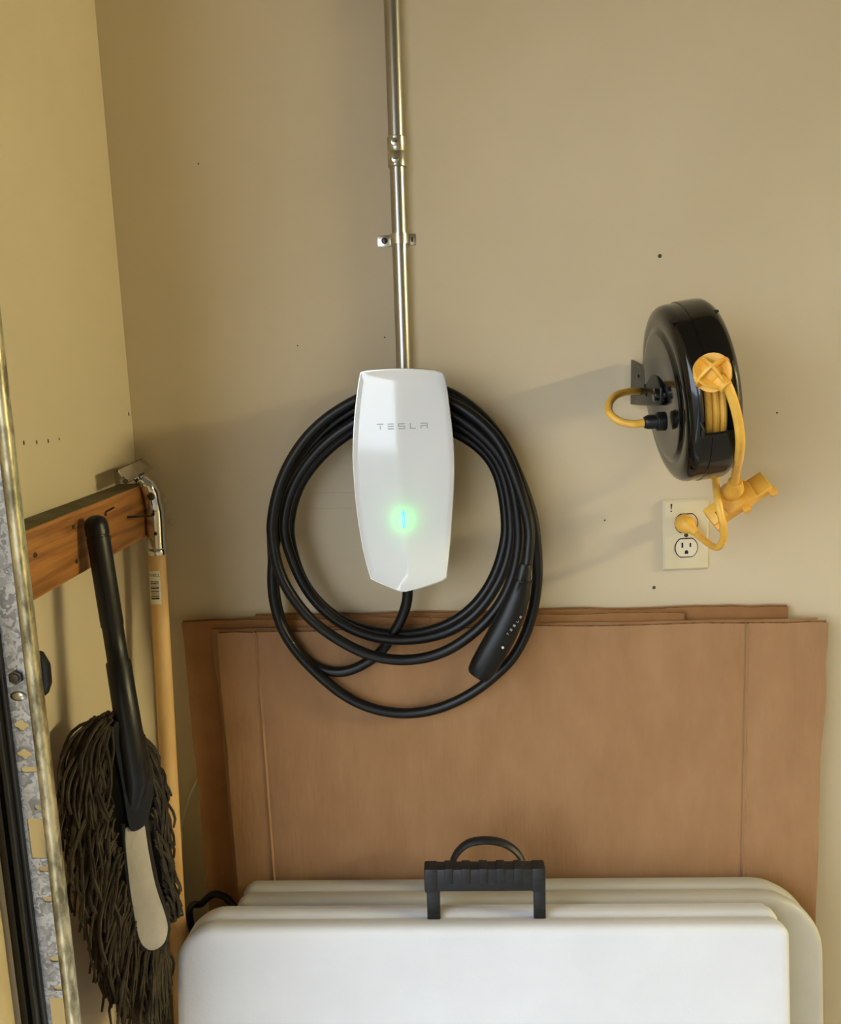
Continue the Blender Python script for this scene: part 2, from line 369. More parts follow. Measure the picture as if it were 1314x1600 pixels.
# lettering: thin strokes on the face
def stroke(mb, x0, x1, z0, z1, d=.0004):
    f = lambda x, z: fy(x, z, sfrac(x, z))
    vs = [(x, f(x, z)-d, z) for x, z in ((x0,z0),(x1,z0),(x1,z1),(x0,z1))]+[(x, f(x, z)+.0002, z) for x, z in ((x0,z0),(x1,z0),(x1,z1),(x0,z1))]
    mb.add(vs, [(0,1,2,3),(0,1,5,4),(1,2,6,5),(2,3,7,6),(3,0,4,7)])
def letter(mb, ch_, x0, x1, z0, z1, t, st):
    zm_ = (z0+z1)/2
    if ch_ == 'T': st(mb,x0,x1,z1-t,z1); st(mb,(x0+x1)/2-t/2,(x0+x1)/2+t/2,z0,z1-2*t)
    if ch_ == 'E':
        for z in (z0, zm_-t/2, z1-t): st(mb,x0,x1,z,z+t)
    if ch_ == 'S':
        for z in (z0, zm_-t/2, z1-t): st(mb,x0,x1,z,z+t)
        st(mb,x0,x0+t,zm_+t/2,z1-t); st(mb,x1-t,x1,z0+t,zm_-t/2)
    if ch_ == 'L': st(mb,x0,x0+t,z0+t,z1); st(mb,x0,x1,z0,z0+t)
    if ch_ == 'A':
        st(mb,x0,x1,z1-t,z1); st(mb,x0,x0+t,z0,zm_-t/2); st(mb,x1-t,x1,z0,zm_-t/2); st(mb,x0,x1,zm_-t/2,zm_+t/2)
        st(mb,x1-t,x1,zm_+t/2,z1-t)
tm = MB()
zt0, zt1 = PY(630, 670.5, FY-.009).z, PY(630, 661.5, FY-.009).z
for c_, a, b in (('T',588.5,599),('E',605.5,615),('S',622,632.5),('L',640.5,649.5),('A',657,668)):
    xa, xb = PY(a, 666, FY-.009).x, PY(b, 666, FY-.009).x
    letter(tm, c_, xa, xb, zt0, zt1, .0012, stroke)
tm.build('lettering', M['letter'], ch, smooth=0)
xl = PY(631, 810, FY).x; yl = fy(xl, zled, .35)
def lens(r, h): return [(xl, yl+.0008, zled-h)]+[(xl, yl-.0002, zled-h*.7+1.4*h*i/6) for i in range(7)]+[(xl, yl+.0008, zled+h)]
MB().tube(lens(0,.015), [.0004,.0014,.0019,.0022,.0023,.0022,.0019,.0014,.0004], 10).build('status_light', M['led'], ch)
MB().tube([(xl,yl-.0020,zled-.005),(xl,yl-.0026,zled),(xl,yl-.0020,zled+.005)], [.0004,.0009,.0004], 8).build('status_light_core', M['led_core'], ch)

gd = bpy.data.lights.new('status_glow', 'POINT'); gd.energy = .014; gd.color = (.02, 1, .08); gd.shadow_soft_size = .0008
go = bpy.data.objects.new('status_glow', gd); COL.objects.link(go); go.parent = ch; go.location = Vector((xl, yl-.013, zled))-ORG[ch]

# ------------------------------------------------------------------ charging cable
Z5 = lambda x, y: (400+x/2.7375, 580+y/2.7375)
def zp(x, y, d): a, b = Z5(x, y); return PY(a, b, -d)
path = []
def low(pts, d0, d1):
    k = len(pts)
    for i, (x, y) in enumerate(pts): path.append(zp(x, y, d0+(d1-d0)*i/(k-1)))
ANG = [180,160,135,110,90,70,45,25,0]
def over(rs, d0, d1, skip0=True):
    for i, (a, r) in enumerate(zip(ANG, rs)):
        t = i/(len(ANG)-1); t = t*t*(3-2*t)
        if i == 0 or i == len(ANG)-1: continue
        path.append(zp(630+r*math.cos(math.radians(a)), 640-r*math.sin(math.radians(a)), d0+(d1-d0)*t))
low([(648,880),(649,935),(645,990),(622,1060),(588,1120),(545,1190),(480,1243),(390,1285),(300,1282),(215,1235),(143,1150),(98,1040),(80,940),(74,850),(70,740),(70,640)], .068, .044)
over([560,545,500,455,437,437,455,455,440], .044, .050)
low([(1070,640),(1062,740),(1020,880),(930,1010),(800,1095),(640,1128),(460,1107),(320,1038),(203,910),(150,745),(143,640)], .052, .062)
over([489,472,446,447,468,475,478,475,462], .062, .068)
low([(1092,640),(1085,760),(1045,890),(950,1030),(820,1120),(640,1152),(480,1132),(330,1060),(210,930),(138,760),(118,640)], .069, .080)
over([512,495,475,475,500,510,500,500,492], .080, .096)
low([(1122,640),(1122,760),(1095,890),(1030,1020),(920,1130),(790,1210),(640,1238),(500,1220),(373,1163),(253,1080),(185,1005),(130,925),(90,830),(72,720),(68,640)], .096, .1)
over([562,553,553,558,580,590,556,530,572], .1, .078)
path.append(zp(1160,545,.076))
low([(1184,625),(1196,710),(1206,850),(1192,990),(1160,1110),(1105,1218),(1036,1290),(925,1378),(785,1443),(640,1466),(500,1445),(380,1390),(280,1310),(190,1220),(120,1120),(82,1010),(68,900),(76,780),(97,640)], .074, .062)
over([533,515,515,528,550,555,540,516,537], .062, .112)
low([(1167,640),(1168,740),(1158,832),(1148,880)], .113, .121)
cc = empty('charging_cable', path[0], 'thick black charging cable coiled in loops around the wall charger', 'charging cable')
sp_ = spline(path, 7)
for _ in range(12):
    sp_ = [sp_[0]]+[(sp_[i-1]+2*sp_[i]+sp_[i+1])/4 for i in range(1, len(sp_)-1)]+[sp_[-1]]
MB().tube(sp_, .0082, 12).build('cable', M['rubber'], cc)
CYK = -.124
cs = [(821,882,9.5),(820,886,11),(817,908,14.5),(816.5,909,15.5),(810,931,20),(800,958,23.5),(787,986,25.5),(771,1015,26),(757,1039,25),(749,1052,22.5),(746,1056.5,19)]
cpts = [PY(a, b, CYK) for a, b, r in cs]
con_h = MB().tube(cpts, [r*.00084 for a, b, r in cs], 20, flat=Vector((0,1,0)), sx=.72).build('connector_handle', M['blackplastic'], cc, smooth=60)
MB().tube([cpts[2]+(cpts[1]-cpts[2])*.1, cpts[2]], .0140, 20, flat=Vector((0,1,0)), sx=.74).build('collar_ring', M['rubber'], con_h)
# small lettering and button along the handle
ax = (PY(793.5,990,CYK)-PY(817,959,CYK)); ax = -ax.normalized(); 
nrm = (CAM-cpts[6]).normalized(); up_ = nrm.cross(ax).normalized()
lm = MB(); base = PY(792.5, 992, CYK)+nrm*.0188
def st2(mb, x0, x1, z0, z1):
    f = lambda x, z, d: base+ax*x+up_*z+nrm*d
    vs = [f(x,z,d) for d in (0,.0006) for x,z in ((x0,z0),(x1,z0),(x1,z1),(x0,z1))]
    mb.add(vs, [(0,1,2,3),(4,5,6,7),(0,1,5,4),(1,2,6,5),(2,3,7,6),(3,0,4,7)])
for i, c_ in enumerate('TESLA'): letter(lm, c_, i*.0078, i*.0078+.0032, -.0016, .0016, .0007, st2)
lm.build('lettering', M['letter'], con_h, smooth=0)
MB().ball(PY(785.5, 1011.5, CYK)+nrm*.0180, .0020, 10, 6).build('button', M['sticker'], con_h)

# ------------------------------------------------------------------ cord reel
RC = Vector((.812, -.182, 1.455)); RR = .1165
RM = Matrix.Translation(RC) @ Matrix.Rotation(math.radians(-8), 4, 'Y')
reel = empty('cord_reel', RC+Vector((0,0,-RR)), 'round black enamelled cord reel with yellow cord bracketed on the wall', 'cord reel')
def win(a, th):                             # window in the rim; th: 0 = +y, pi = towards the room
    d = (th-math.pi+math.pi) % (2*math.pi)-math.pi
    return -.0165 < a < .0245 and -.30 < d < .42
prof = [(-.030,0),(-.030,.020),(-.0315,.045),(-.034,.080),(-.0335,.084),(-.0305,.087),(-.0305,.092),(-.031,.098),(-.030,.106),(-.027,.112),(-.022,.1155),(-.017,.1165),(-.0165,.1165),(-.008,.1165),(-.0045,.1165),(-.004,.1178),(.004,.1180),(.012,.1180),(.02,.1178),(.0245,.1175),(.028,.116),(.033,.112),(.036,.105),(.0365,.09),(.036,.0)]
MB().lathe(prof, RM, 96, win).build('housing', M['enamel'], reel, smooth=50)
MB().lathe([(-.028,.0),(-.028,.088),(.034,.088),(.034,0)], RM, 64).build('drum', M['darkslot'], reel)
def rp(a, d, r):                            # point on rim; d angle from the room side, up positive
    th = math.pi-d; return RM @ Vector((a, r*math.cos(th), r*math.sin(th)))
# rim around the window
wl = []
for (a, d) in closed_spline([(-.0165,-.34,0),(-.012,-.40,0),(.020,-.40,0),(.0245,-.34,0),(.0245,.24,0),(.020,.30,0),(-.012,.30,0),(-.0165,.24,0)], 4) and [(v.x, v.y) for v in closed_spline([(-.0165,-.34,0),(-.012,-.41,0),(.020,-.41,0),(.0245,-.34,0),(.0245,.24,0),(.020,.31,0),(-.012,.31,0),(-.0165,.24,0)], 5)]:
    wl.append(rp(a, d, .1172))
MB().tube(wl, .0028, 8, closed=True).build('window_rim', M['enamel'], reel)
for a in (-.0125, -.0025, .0065, .0150):
    r_ = .0965 if a < -.01 else .098
    MB().tube([rp(a, -1.0+2.0*i/24, r_) for i in range(25)], .0044, 10).build('cord_wrap', M['yellow_cord'], reel)
for (a, d) in ((-.0245, .93), (.0262, .98), (-.0245,-.93)):
    c_ = rp(a, d, .1160); ax_ = (rp(a+.01, d, .1160)-c_).normalized(); rd = (rp(a, d, .13)-c_).normalized(); tg = ax_.cross(rd)
    vm = Matrix((ax_, tg, rd)).transposed().to_4x4(); vm.translation = c_
    MB().box((-.0055,-.0022,-.001),(.0055,.0022,.0009), vm).build('vent_slot', M['darkslot'], reel, bevel=.0006)
# wall bracket
bx = .7765
poly = [(bx,-.006,PY(985,562,-.006).z),(bx,-.05,PY(998,567,-.05).z),(bx,-.165,1.476),(bx,-.185,1.462),(bx,-.185,1.440),(bx,-.165,1.436),(bx,-.006,PY(987,632,-.006).z)]
brk = MB().prism(poly, (.004,0,0)).build('bracket', M['black_bracket'], reel, bevel=.0012)
MB().box((bx+.004,-.005,1.440),(bx+.045,-.0004,1.492)).build('mount_plate', M['black_bracket'], reel, bevel=.001)
for (y_, z_) in ((-.06,1.475),(-.10,1.462),(-.11,1.45)):
    MB().tube([(bx-.0012,y_,z_),(bx+.0005,y_,z_)], .0024, 10).build('bolt', M['darkslot'], brk)
MB().tube([(bx-.006,-.175,1.452),(bx+.03,-.175,1.452)], .009, 16).build('pivot', M['enamel'], reel, bevel=.001)
# strain relief and supply cord
g0 = PY(1040, 657, -.205); g0.x = .792
gl = [PY(1006, 660, -.196), PY(1012, 659.5, -.196), PY(1024, 659, -.196), PY(1026, 659, -.196), PY(1040, 658, -.196)]
sup = empty('dummy', (0,0,0)); bpy.data.objects.remove(sup)
sc_pts = [gl[2], PY(1004,661,-.196), PY(988,662.5,-.196), PY(968,658,-.19), PY(953,646,-.18), PY(952,630,-.16), PY(964,617,-.13), PY(986,611.5,-.10), PY(1008,613,-.05), PY(1040,628,-.028), PY(1085,668,-.026), PY(1110,712,-.038), PY(1117,742,-.075), PY(1120,768,-.115), PY(1124,795,-.130), PY(1130,822,-.130), PY(1130,842,-.115), PY(1122,855,-.095), PY(1111,852,-.075), PY(1098,842,-.055), PY(1088,833,-.037)]
sup = MB().tube(spline(sc_pts, 6), .0052, 12).build('supply_cord', M['yellow_cord'], reel)
MB().tube(gl, [.0075,.0095,.0095,.0125,.0125], 12).build('strain_relief', M['blackplastic'], sup, bevel=.0008)
pl = [PY(1096,840.5,-.0435), PY(1088,833,-.037), PY(1081,827,-.031), PY(1075,822,-.025), PY(1070,818.5,-.018), PY(1069.5,818,-.0045)]
MB().tube(spline(pl, 3), [.0056]*2+[.0060]*2+[.0068,.0075,.0085,.0105,.0125,.0140,.0145,.0150,.0150,.0150,.0150,.0150], 12).build('plug', M['yellow'], sup, bevel=.0006)
# output cord, ball stop, outlet block
oc = [rp(.004,.05,.104), rp(.006,.12,.118), PY(1113,575,-.335), PY(1126,590,-.345), PY(1137,604,-.345), PY(1146,628,-.338), PY(1153,656,-.325), PY(1156.5,686,-.31), PY(1155,712,-.27), PY(1150,738,-.20), PY(1148,756,-.135)]
outc = MB().tube(spline(oc, 6), .0056, 12).build('output_cord', M['yellow_cord'], reel)
BC = PY(1113, 582, -.338); vdir = (CAM-BC).normalized()
axb = (PY(1132,604,-.338)-PY(1096,566,-.338)).normalized()          # ball axis follows the cord
axb = (axb*.9+vdir*.45).normalized()
e1 = axb.cross(Vector((0,0,1))).normalized(); e2 = axb.cross(e1)
bs = MB(); RB = .0225
def disc(nv, r, t, seg=28, cut=1.0):
    nv = nv.normalized(); a1 = nv.orthogonal().normalized(); a2 = nv.cross(a1)
    bs.prism([BC+a1*(r*math.cos(2*math.pi*k/seg))+a2*(r*math.sin(2*math.pi*k/seg))-nv*t/2 for k in range(seg)], nv*t)
disc(axb, RB, .0030)
for k in range(3):
    an = math.pi*k/3; disc(e1*math.cos(an)+e2*math.sin(an), RB*.985, .0030)
bs.ball(BC, RB*.60, 14, 8)
bs.tube([BC+axb*RB*.5, BC+axb*RB*1.06], [.0105,.0078], 12)
bs.build('ball_stop', M['yellow'], outc, smooth=30)
# outlet block: a bar hanging askew with a raised collar where the cord enters
B0, B1 = PY(1108, 812, -.085), PY(1199, 752, -.092)
bu = (B1-B0).normalized(); bn = (CAM-B0).normalized(); bn = (bn-bu*bn.dot(bu)).normalized(); bw = bu.cross(bn).normalized()
if bw.z < 0: bw = -bw
bn = (bn*.86-bw*.0+Vector((0,0,.45))).normalized(); bn = (bn-bu*bn.dot(bu)).normalized(); bw = bn.cross(bu).normalized()
if bw.z < 0: bw = -bw
BO = (B0+B1)/2; hl = (B1-B0).length/2
BMx = Matrix((bu, bn, bw)).transposed().to_4x4(); BMx.translation = BO
tb = MB().box((-hl,-.012,-.015),(hl,.012,.015), BMx)
blk = tb.build('outlet_block', M['yellow'], outc, bevel=.0030)
kb = MB().prism([BMx @ Vector(p) for p in ((-.023,.007,-.0155),(-.025,.007,.007),(-.016,.007,.024),(.016,.007,.024),(.025,.007,.007),(.023,.007,-.0155))], BMx.to_3x3() @ Vector((0,.014,0)))
# hub fused with the block
kb.tube([BMx @ Vector((-.004,.014,.012)), PY(1148,764,-.125), PY(1148.5,752,-.142)], [.0150,.0125,.0098], 12)
MB.build(kb, 'block_hub_collar', M['yellow'], outc, bevel=.0015)
for a_ in (-.043, .002, .045):
    MB().box((a_-.0055,-.007,-.0222),(a_+.0055,.006,-.012), BMx).build('lid_hinge', M['yellow'], outc, bevel=.001)
MB().box((-.037,.0115,-.006),(-.027,.0124,.000), BMx).build('socket_slot', M['darkslot'], outc)

# ------------------------------------------------------------------ wall outlet
OC = PY(1070.5, 835, 0); OMx = Matrix.Translation(OC) @ Matrix.Rotation(math.radians(-1.4), 4, 'Y')
ot = empty('wall_outlet', OC, 'ivory duplex wall outlet plate under the cord reel', 'outlet')
hw, hh = .0362, .0570
vs = []; 
for i_, (a, y) in enumerate(((0,-.0003),(0,-.0022),(.0035,-.0058),(.0055,-.0062))):
    vs += [OMx @ Vector((sx_*(hw-a), y, sz*(hh-a))) for sx_, sz in ((-1,-1),(1,-1),(1,1),(-1,1))]
MB().add(vs, [(k*4+j, k*4+(j+1) % 4, k*4+4+(j+1) % 4, k*4+4+j) for k in range(3) for j in range(4)]+[(12,13,14,15)]).build('plate', M['ivory'], ot, smooth=20)
def rec(cz, w, h, y0, y1):
    pts = []
    for k in range(48):
        a = 2*math.pi*k/48; x_, z_ = w*math.cos(a), w*math.sin(a); z_ = max(-h, min(h, z_)); pts.append(OMx @ Vector((x_, y0, cz+z_)))
    return MB().prism(pts, OMx.to_3x3() @ Vector((0, y1-y0, 0)))
for cz in (.0192, -.0200):
    rec(cz, .0183, .0156, -.0058, -.0066).build('gap', M['darkslot'], ot, smooth=0)
    f = rec(cz, .0168, .0140, -.0060, -.0076).build('receptacle', M['receptacle'], ot, smooth=30)
    if cz < 0:
        MB().box((-.0078,-.0079,cz+.0005),(-.0052,-.0070,cz+.0085), OMx).build('slot', M['darkslot'], f)
        MB().box((.0048,-.0079,cz+.0010),(.0072,-.0070,cz+.0075), OMx).build('slot', M['darkslot'], f)
        g = [OMx @ Vector((p, -.0070, q+cz-.0075)) for p, q in [(-.0028,-.0022)]+[(.0028*math.cos(a), .0010+.0028*math.sin(a)) for a in [math.pi-math.pi*i/8 for i in range(9)]]+[(.0028,-.0022)]]
        MB().prism(g, OMx.to_3x3() @ Vector((0,-.0009,0))).build('ground_hole', M['darkslot'], f)
MB().ball(OMx @ Vector((0,-.0062,0)), (.0034,.0014,.0034), 12, 6).build('screw', M['steel'], ot)
MB().prism([OMx @ Vector((a,-.0064,b)) for a, b in ((-.0245,.051),(-.0215,.051),(-.0228,.042),(-.0238,.042))], (0,.0005,0)).build('ink_mark', M['ink'], ot)
MB().ball(OMx @ Vector((-.0233,-.0063,.0393)), (.0012,.0003,.0012), 8, 6).build('ink_dot', M['ink'], ot)

# ------------------------------------------------------------------ cardboard sheets
def leanY(z, y_top, z_top, k): return y_top-(z_top-z)*k
def sheet(name, x0, x1, z1, ytop, k, thick, mt, label, creases=(), skew0=0, skew1=0, seed=1, top_drop=0, zb=.012, fold=False):
    rnd = random.Random(seed)
    xs = sorted(set([i/30 for i in range(31)]+[c+d for c in creases for d in (-.006,-.0028,0,.0028,.006)]))
    zs_ = [i/34 for i in range(35)]
    t = empty(name, ((x0+x1)/2, leanY(zb, ytop, z1, k), zb), label, 'cardboard')
    ph = [rnd.uniform(0, 6.28) for _ in range(6)]
    def P(u, v, back):
        z = zb+(z1-zb)*v
        xa = x0+skew0*(1-v); xb = x1+skew1*(1-v)
        x = xa+(xb-xa)*u
        if u == 0: x += .0005*math.sin(31*v+ph[0])+rnd.uniform(-.0008,.0008)
        if u == 1: x += .0006*math.sin(27*v+ph[1])+rnd.uniform(-.0008,.0008)-(.003 if v < .83 else 0)
        if v == 1: z += .0007*math.sin(23*u+ph[2])+rnd.uniform(-.0008,.0008)-top_drop*u
        b = .0012*math.sin(3.1*u*math.pi+ph[3])*math.sin(1.3*v*math.pi+ph[4])
        for c in creases:
            d = abs(u-c); b += .0010*max(0, 1-d/.0060)-.0028*max(0, 1-d/.0028)*(1 if v > .1 else 0)
        for (cu, cv) in ((0,1),(1,1)):
            if abs(u-cu) < .02 and abs(v-cv) < .03: b += -.003
        return Vector((x, leanY(z, ytop, z1, k)+b-(0 if back else thick), z))
    nx, nz = len(xs), len(zs_)
    front = [[P(u, v, 0) for u in xs] for v in zs_]
    off = Vector((0, thick, .0014))
    m1 = MB().add([p for r in front for p in r], [(j*nx+i, j*nx+i+1, (j+1)*nx+i+1, (j+1)*nx+i) for j in range(nz-1) for i in range(nx-1)])
    m1.build('front_liner', mt, t)
    m2 = MB().add([p+off for r in front for p in r], [(j*nx+i, j*nx+i+1, (j+1)*nx+i+1, (j+1)*nx+i) for j in range(nz-1) for i in range(nx-1)])
    m2.build('back_liner', mt, t)
    e = MB()
    per = [front[0][i] for i in range(nx)]+[front[j][-1] for j in range(1,nz)]+[front[-1][i] for i in range(nx-2,-1,-1)]+[front[j][0] for j in range(nz-2,0,-1)]
    q = len(per)
    # fluted core, set a little in from the two liners
    ct = Vector(((x0+x1)/2, 0, (z1+zb)/2))
    def ins(p, f): return Vector((p.x+(.0010 if p.x < ct.x else -.0010), p.y+thick*f, p.z-(.0010 if p.z > ct.z else -.0010)))
    e.add([ins(p,.08) for p in per]+[ins(p,.92) for p in per], [(i,(i+1) % q,q+(i+1) % q,q+i) for i in range(q)])
    e.build('fluted_edge', M['card_edge'], t)
    if fold:                                # the panel folded back behind this one, peeking out at the left and top
        rows = []
        for j, v in enumerate(zs_):
            z = zb+(z1+.0025-zb)*v; xa = x0+skew0*(1-v)-.0075-(.004 if .93 < v else 0)+rnd.uniform(-.0006,.0006)
            rows.append([Vector((xa+(x1-.012-xa)*u, leanY(z, ytop, z1, k)+.0010+.0004*math.sin(9*u+5*v), z+(rnd.uniform(-.0008,.0008) if v == 1 else 0))) for u in [i/24 for i in range(25)]])
        fl = MB(); q = 25
        vs = [p for r in rows for p in r]+[p+Vector((0,.0022,0)) for r in rows for p in r]; N_ = len(rows)*q
        fs = [(j*q+i, j*q+i+1, (j+1)*q+i+1, (j+1)*q+i) for j in range(nz-1) for i in range(q-1)]
        fs += [tuple(N_+a for a in f) for f in fs]
        fs += [(j*q, (j+1)*q, N_+(j+1)*q, N_+j*q) for j in range(nz-1)]+[(j*q+q-1, (j+1)*q+q-1, N_+(j+1)*q+q-1, N_+j*q+q-1) for j in range(nz-1)]
        fs += [((nz-1)*q+i, (nz-1)*q+i+1, N_+(nz-1)*q+i+1, N_+(nz-1)*q+i) for i in range(q-1)]
        fl.add(vs, fs).build('folded_panel', mt, t)
    return t
KL = .105
pA, pB = PY(342, 986, -.030), PY(1290, 968, -.030)
sheet('cardboard_sheet', pA.x, pB.x, (pA.z+pB.z)/2, -.0312, KL, .008, M['card'], 'large brown cardboard sheet, frontmost, behind the folding tables', creases=(.065,.872), skew0=.040, skew1=-.030, seed=3, fold=True)
pC, pD = PY(286, 970, -.018), PY(1150, 958, -.018)
sheet('cardboard_sheet', pC.x, pC.x+.80, pC.z, -.0160, KL, .006, M['card_dark'], 'darker cardboard sheet sticking out left behind the frontmost sheet', creases=(.5,), skew0=.052, seed=5)
pE, pF = PY(398, 963, -.010), PY(1229, 947, -.010)
sheet('cardboard_sheet', pE.x, pF.x, (pE.z+pF.z)/2+.001, -.0060, KL*.98, .006, M['card_dark'], 'rearmost cardboard sheet whose top edge shows highest against the wall', creases=(.3,), seed=8)

# ------------------------------------------------------------------ folding tables
LEAN = math.radians(9)
def table(name, label, xl_, xr_, ytop, ztop, rl, rr, th, mt, gap):
    """two hinged moulded halves, folded and leaning; ytop/ztop = top of the front half's front plane"""
    vv = Vector((0, math.sin(LEAN), math.cos(LEAN))); nn = Vector((0, -math.cos(LEAN), math.sin(LEAN)))
    L = ztop/math.cos(LEAN)
    O = Vector((0, ytop, ztop))-vv*L
    root = empty(name, (O+Vector(((xl_+xr_)/2, 0, 0))), label, 'folding table')
    def half(off, nm, sx_=0):
        out = []
        for (cx_, cz_, r, a0) in ((xl_+rl, L-rl, rl, 180), (xr_-rr, L-rr, rr, 90), (xr_-rr, rr, rr, 0), (xl_+rl, rl, rl, 270)):
            r_ = r
            for k in range(13):
                a = math.radians(a0-90*k/12); out.append((cx_+r_*math.cos(a), max(0, cz_+r_*math.sin(a))))
        # profile from front face round to the back rim
        cxm, czm = (xl_+xr_)/2, L/2
        rings = []
        for ins, d in ((.013,.0),(.006,.0012),(.0022,.0040),(.0,.009),(.0,th*.55),(.0035,th*.62),(.0035,th*.94),(.006,th)):
            rg = []
            for i, (x, z) in enumerate(out):
                x0_, z0_ = out[i-1]; x2_, z2_ = out[(i+1) % len(out)]
                tx, tz = x2_-x0_, z2_-z0_; l_ = math.hypot(tx, tz) or 1
                nx_, nz_ = tz/l_, -tx/l_
                rg.append(Vector((x+nx_*ins+0, 0, 0))+O*1.0+vv*(z+nz_*ins)-nn*(d+off))
            rings.append(rg)
        k = len(out); mb = MB()
        vs = [p for rg in rings for p in rg]
        fs = [(i*k+j, i*k+(j+1) % k, (i+1)*k+(j+1) % k, (i+1)*k+j) for i in range(len(rings)-1) for j in range(k)]
        fs += [tuple(range(k)), tuple((len(rings)-1)*k+j for j in range(k))]
        return mb.add(vs, fs).build(nm, mt, root, smooth=40)
    half(0, 'front_half'); half(th+gap, 'rear_half')
    return root, O, vv, nn, L
pw = PY(1220, 1440, -.262)
wt, wO, wv, wn, wL = table('folding_table', 'white plastic folding table folded in half, in front', PY(275,1510,-.275).x, PY(1236,1480,-.275).x, -.272, pw.z, .056, .018, .036, M['white_table'], .003)
pg = PY(1210, 1397, -.165)
gt, gO, gv, gn, gL = table('folding_table', 'grey plastic folding table folded in half behind the white one', PY(368,1400,-.17).x, PY(1292,1480,-.19).x, -.172, pg.z, .016, .085, .036, M['grey_table'], .003)

def yw(px, py, y): return PY(px, py, y)
HY = -.236
hd = MB()
def seg(mb, px0, px1, py0, py1, y, t):     # upright slab between two photo corners
    a = PY(px0, py1, y); b = PY(px1, py0, y); mb.box((a.x, y-t/2, a.z), (b.x, y+t/2, b.z))
h1 = MB(); a = PY(665, 1388, HY); b = PY(850, 1351, HY)
h1.box((a.x, HY-.010, a.z), (b.x, HY+.012, b.z))
grip = h1.build('handle', M['tablehandle'], wt, bevel=.004)
for (p0, p1) in ((668,687),(834,852)):
    l = MB(); seg(l, p0, p1, 1384, 1437, HY, .012); l.build('handle_leg', M['tablehandle'], wt, bevel=.002)
for k in range(5):
    xx = a.x+(b.x-a.x)*(.20+.145*k)
    MB().box((xx-.006, HY-.0112, a.z+.013), (xx+.006, HY+.011, b.z+.0012)).build('grip_rib', M['tablehandle'], grip, bevel=.001)
for (u0, u1) in ((0,.10),(.90,1)):
    MB().box((a.x+(b.x-a.x)*u0-.0012, HY-.0112, a.z-.001), (a.x+(b.x-a.x)*u1+.0012, HY+.012, b.z+.001)).build('handle_end', M['tablehandle'], grip, bevel=.003)
GY = -.142
ap = [PY(706,1362,GY), PY(708,1345,GY), PY(716,1330,GY), PY(733,1317,GY), PY(760,1313,GY), PY(785,1317,GY), PY(804,1328,GY), PY(815,1343,GY), PY(818,1362,GY)]
ap = [PY(706,1382,GY)]+ap+[PY(818,1382,GY)]
MB().tube(spline(ap, 5), .0050, 8, flat=Vector((0,1,0)), sx=1.7).build('handle', M['tablehandle'], gt, smooth=50)

# ------------------------------------------------------------------ plank on the left wall
pz0, pz1 = 1.2585, 1.3365
plank = empty('wall_plank', (.02, -.27, pz0), 'stained pine board fixed across the left wall', 'board')
MB().box((.0005, -.475, pz0), (.040, -.072, pz1)).build('board', M['wood'], plank, bevel=.002)
MB().box((.0008,-.4748,pz1-.0004),(.0385,-.0725,pz1+.0006)).build('dusty_top', M['dust'], plank)
for (px, py) in ((115,823),(55,867),(165,803),(120,877),(172,840)):
    MB().ball(PX(px, py, .0402), (.0012,.004,.003), 10, 6).build('screw', M['steel'], plank)
pn = PX(199, 808, .040)
MB().tube([pn, pn+Vector((.036,0,.001))], .0016, 8).build('nail', M['steel'], plank)
for (px, py) in ((213,746),(165,800)):
    q = PX(px, py, .040); MB().tube([q, q+Vector((.012,0,.006))], .0014, 8).build('nail', M['steel'], plank)

# ------------------------------------------------------------------ squeegee pole
pt, pb = PY(245, 862, -.088), PY(277, 1445, -.165)
pdir = (pb-pt).normalized(); pend = pt+pdir*((pt.z-.001)/-pdir.z)
sq = empty('squeegee', pend, 'chrome window squeegee on a pale wooden pole in the corner', 'squeegee')
pole = MB().tube([pt-pdir*.03, pt, pend], .0128, 16).build('pole', M['pole'], sq)
bpts = [pt+pdir*.002, pt-pdir*.001, pt-pdir*.060, PY(236,770,-.088), PY(229,757,-.090), PY(220,750,-.092), PY(213,742,-.094)]
MB().tube(spline(bpts, 4), [.0142]*5+[.0138]*4+[.0130]*4+[.0118]*4+[.0100]*4+[.0078]*3+[.006], 16).build('socket', M['chrome'], sq)
MB().tube([pt+pdir*.005, pt+pdir*.003, pt-pdir*.003, pt-pdir*.005], [.0142,.0152,.0152,.0142], 16).build('ferrule', M['chrome'], sq)
for (px, py) in ((239,804),(243,834)):
    MB().ball(PY(px, py, -.102), (.0028,.0022,.0028), 10, 6).build('rivet', M['darkslot'], sq)
MB().ball(PY(236,776,-.103), (.0060,.003,.0060), 12, 6).build('wing_nut', M['steel'], sq)
# squeegee head: channel running along the left wall, with its clip
n0, n1 = PY(183, 736, -.165), PY(196, 752, -.165); f0, f1 = PY(221, 718, -.045), PY(235, 731, -.045)
hdm = MB().prism([n0, n1, f1, f0], (n1-n0).cross(f0-n0).normalized()*.003).build('channel', M['chrome'], sq, bevel=.0005)
MB().tube([n1, f1], .0040, 10).build('channel_lip', M['chrome'], sq)
MB().tube([n0, f0], .0016, 8).build('rubber_blade', M['rubber'], sq)
MB().prism([PY(209,730,-.10), PY(215,736,-.10), PY(222,752,-.10), PY(214,748,-.10)], (0,.006,0)).build('clip', M['chrome'], sq, bevel=.001)
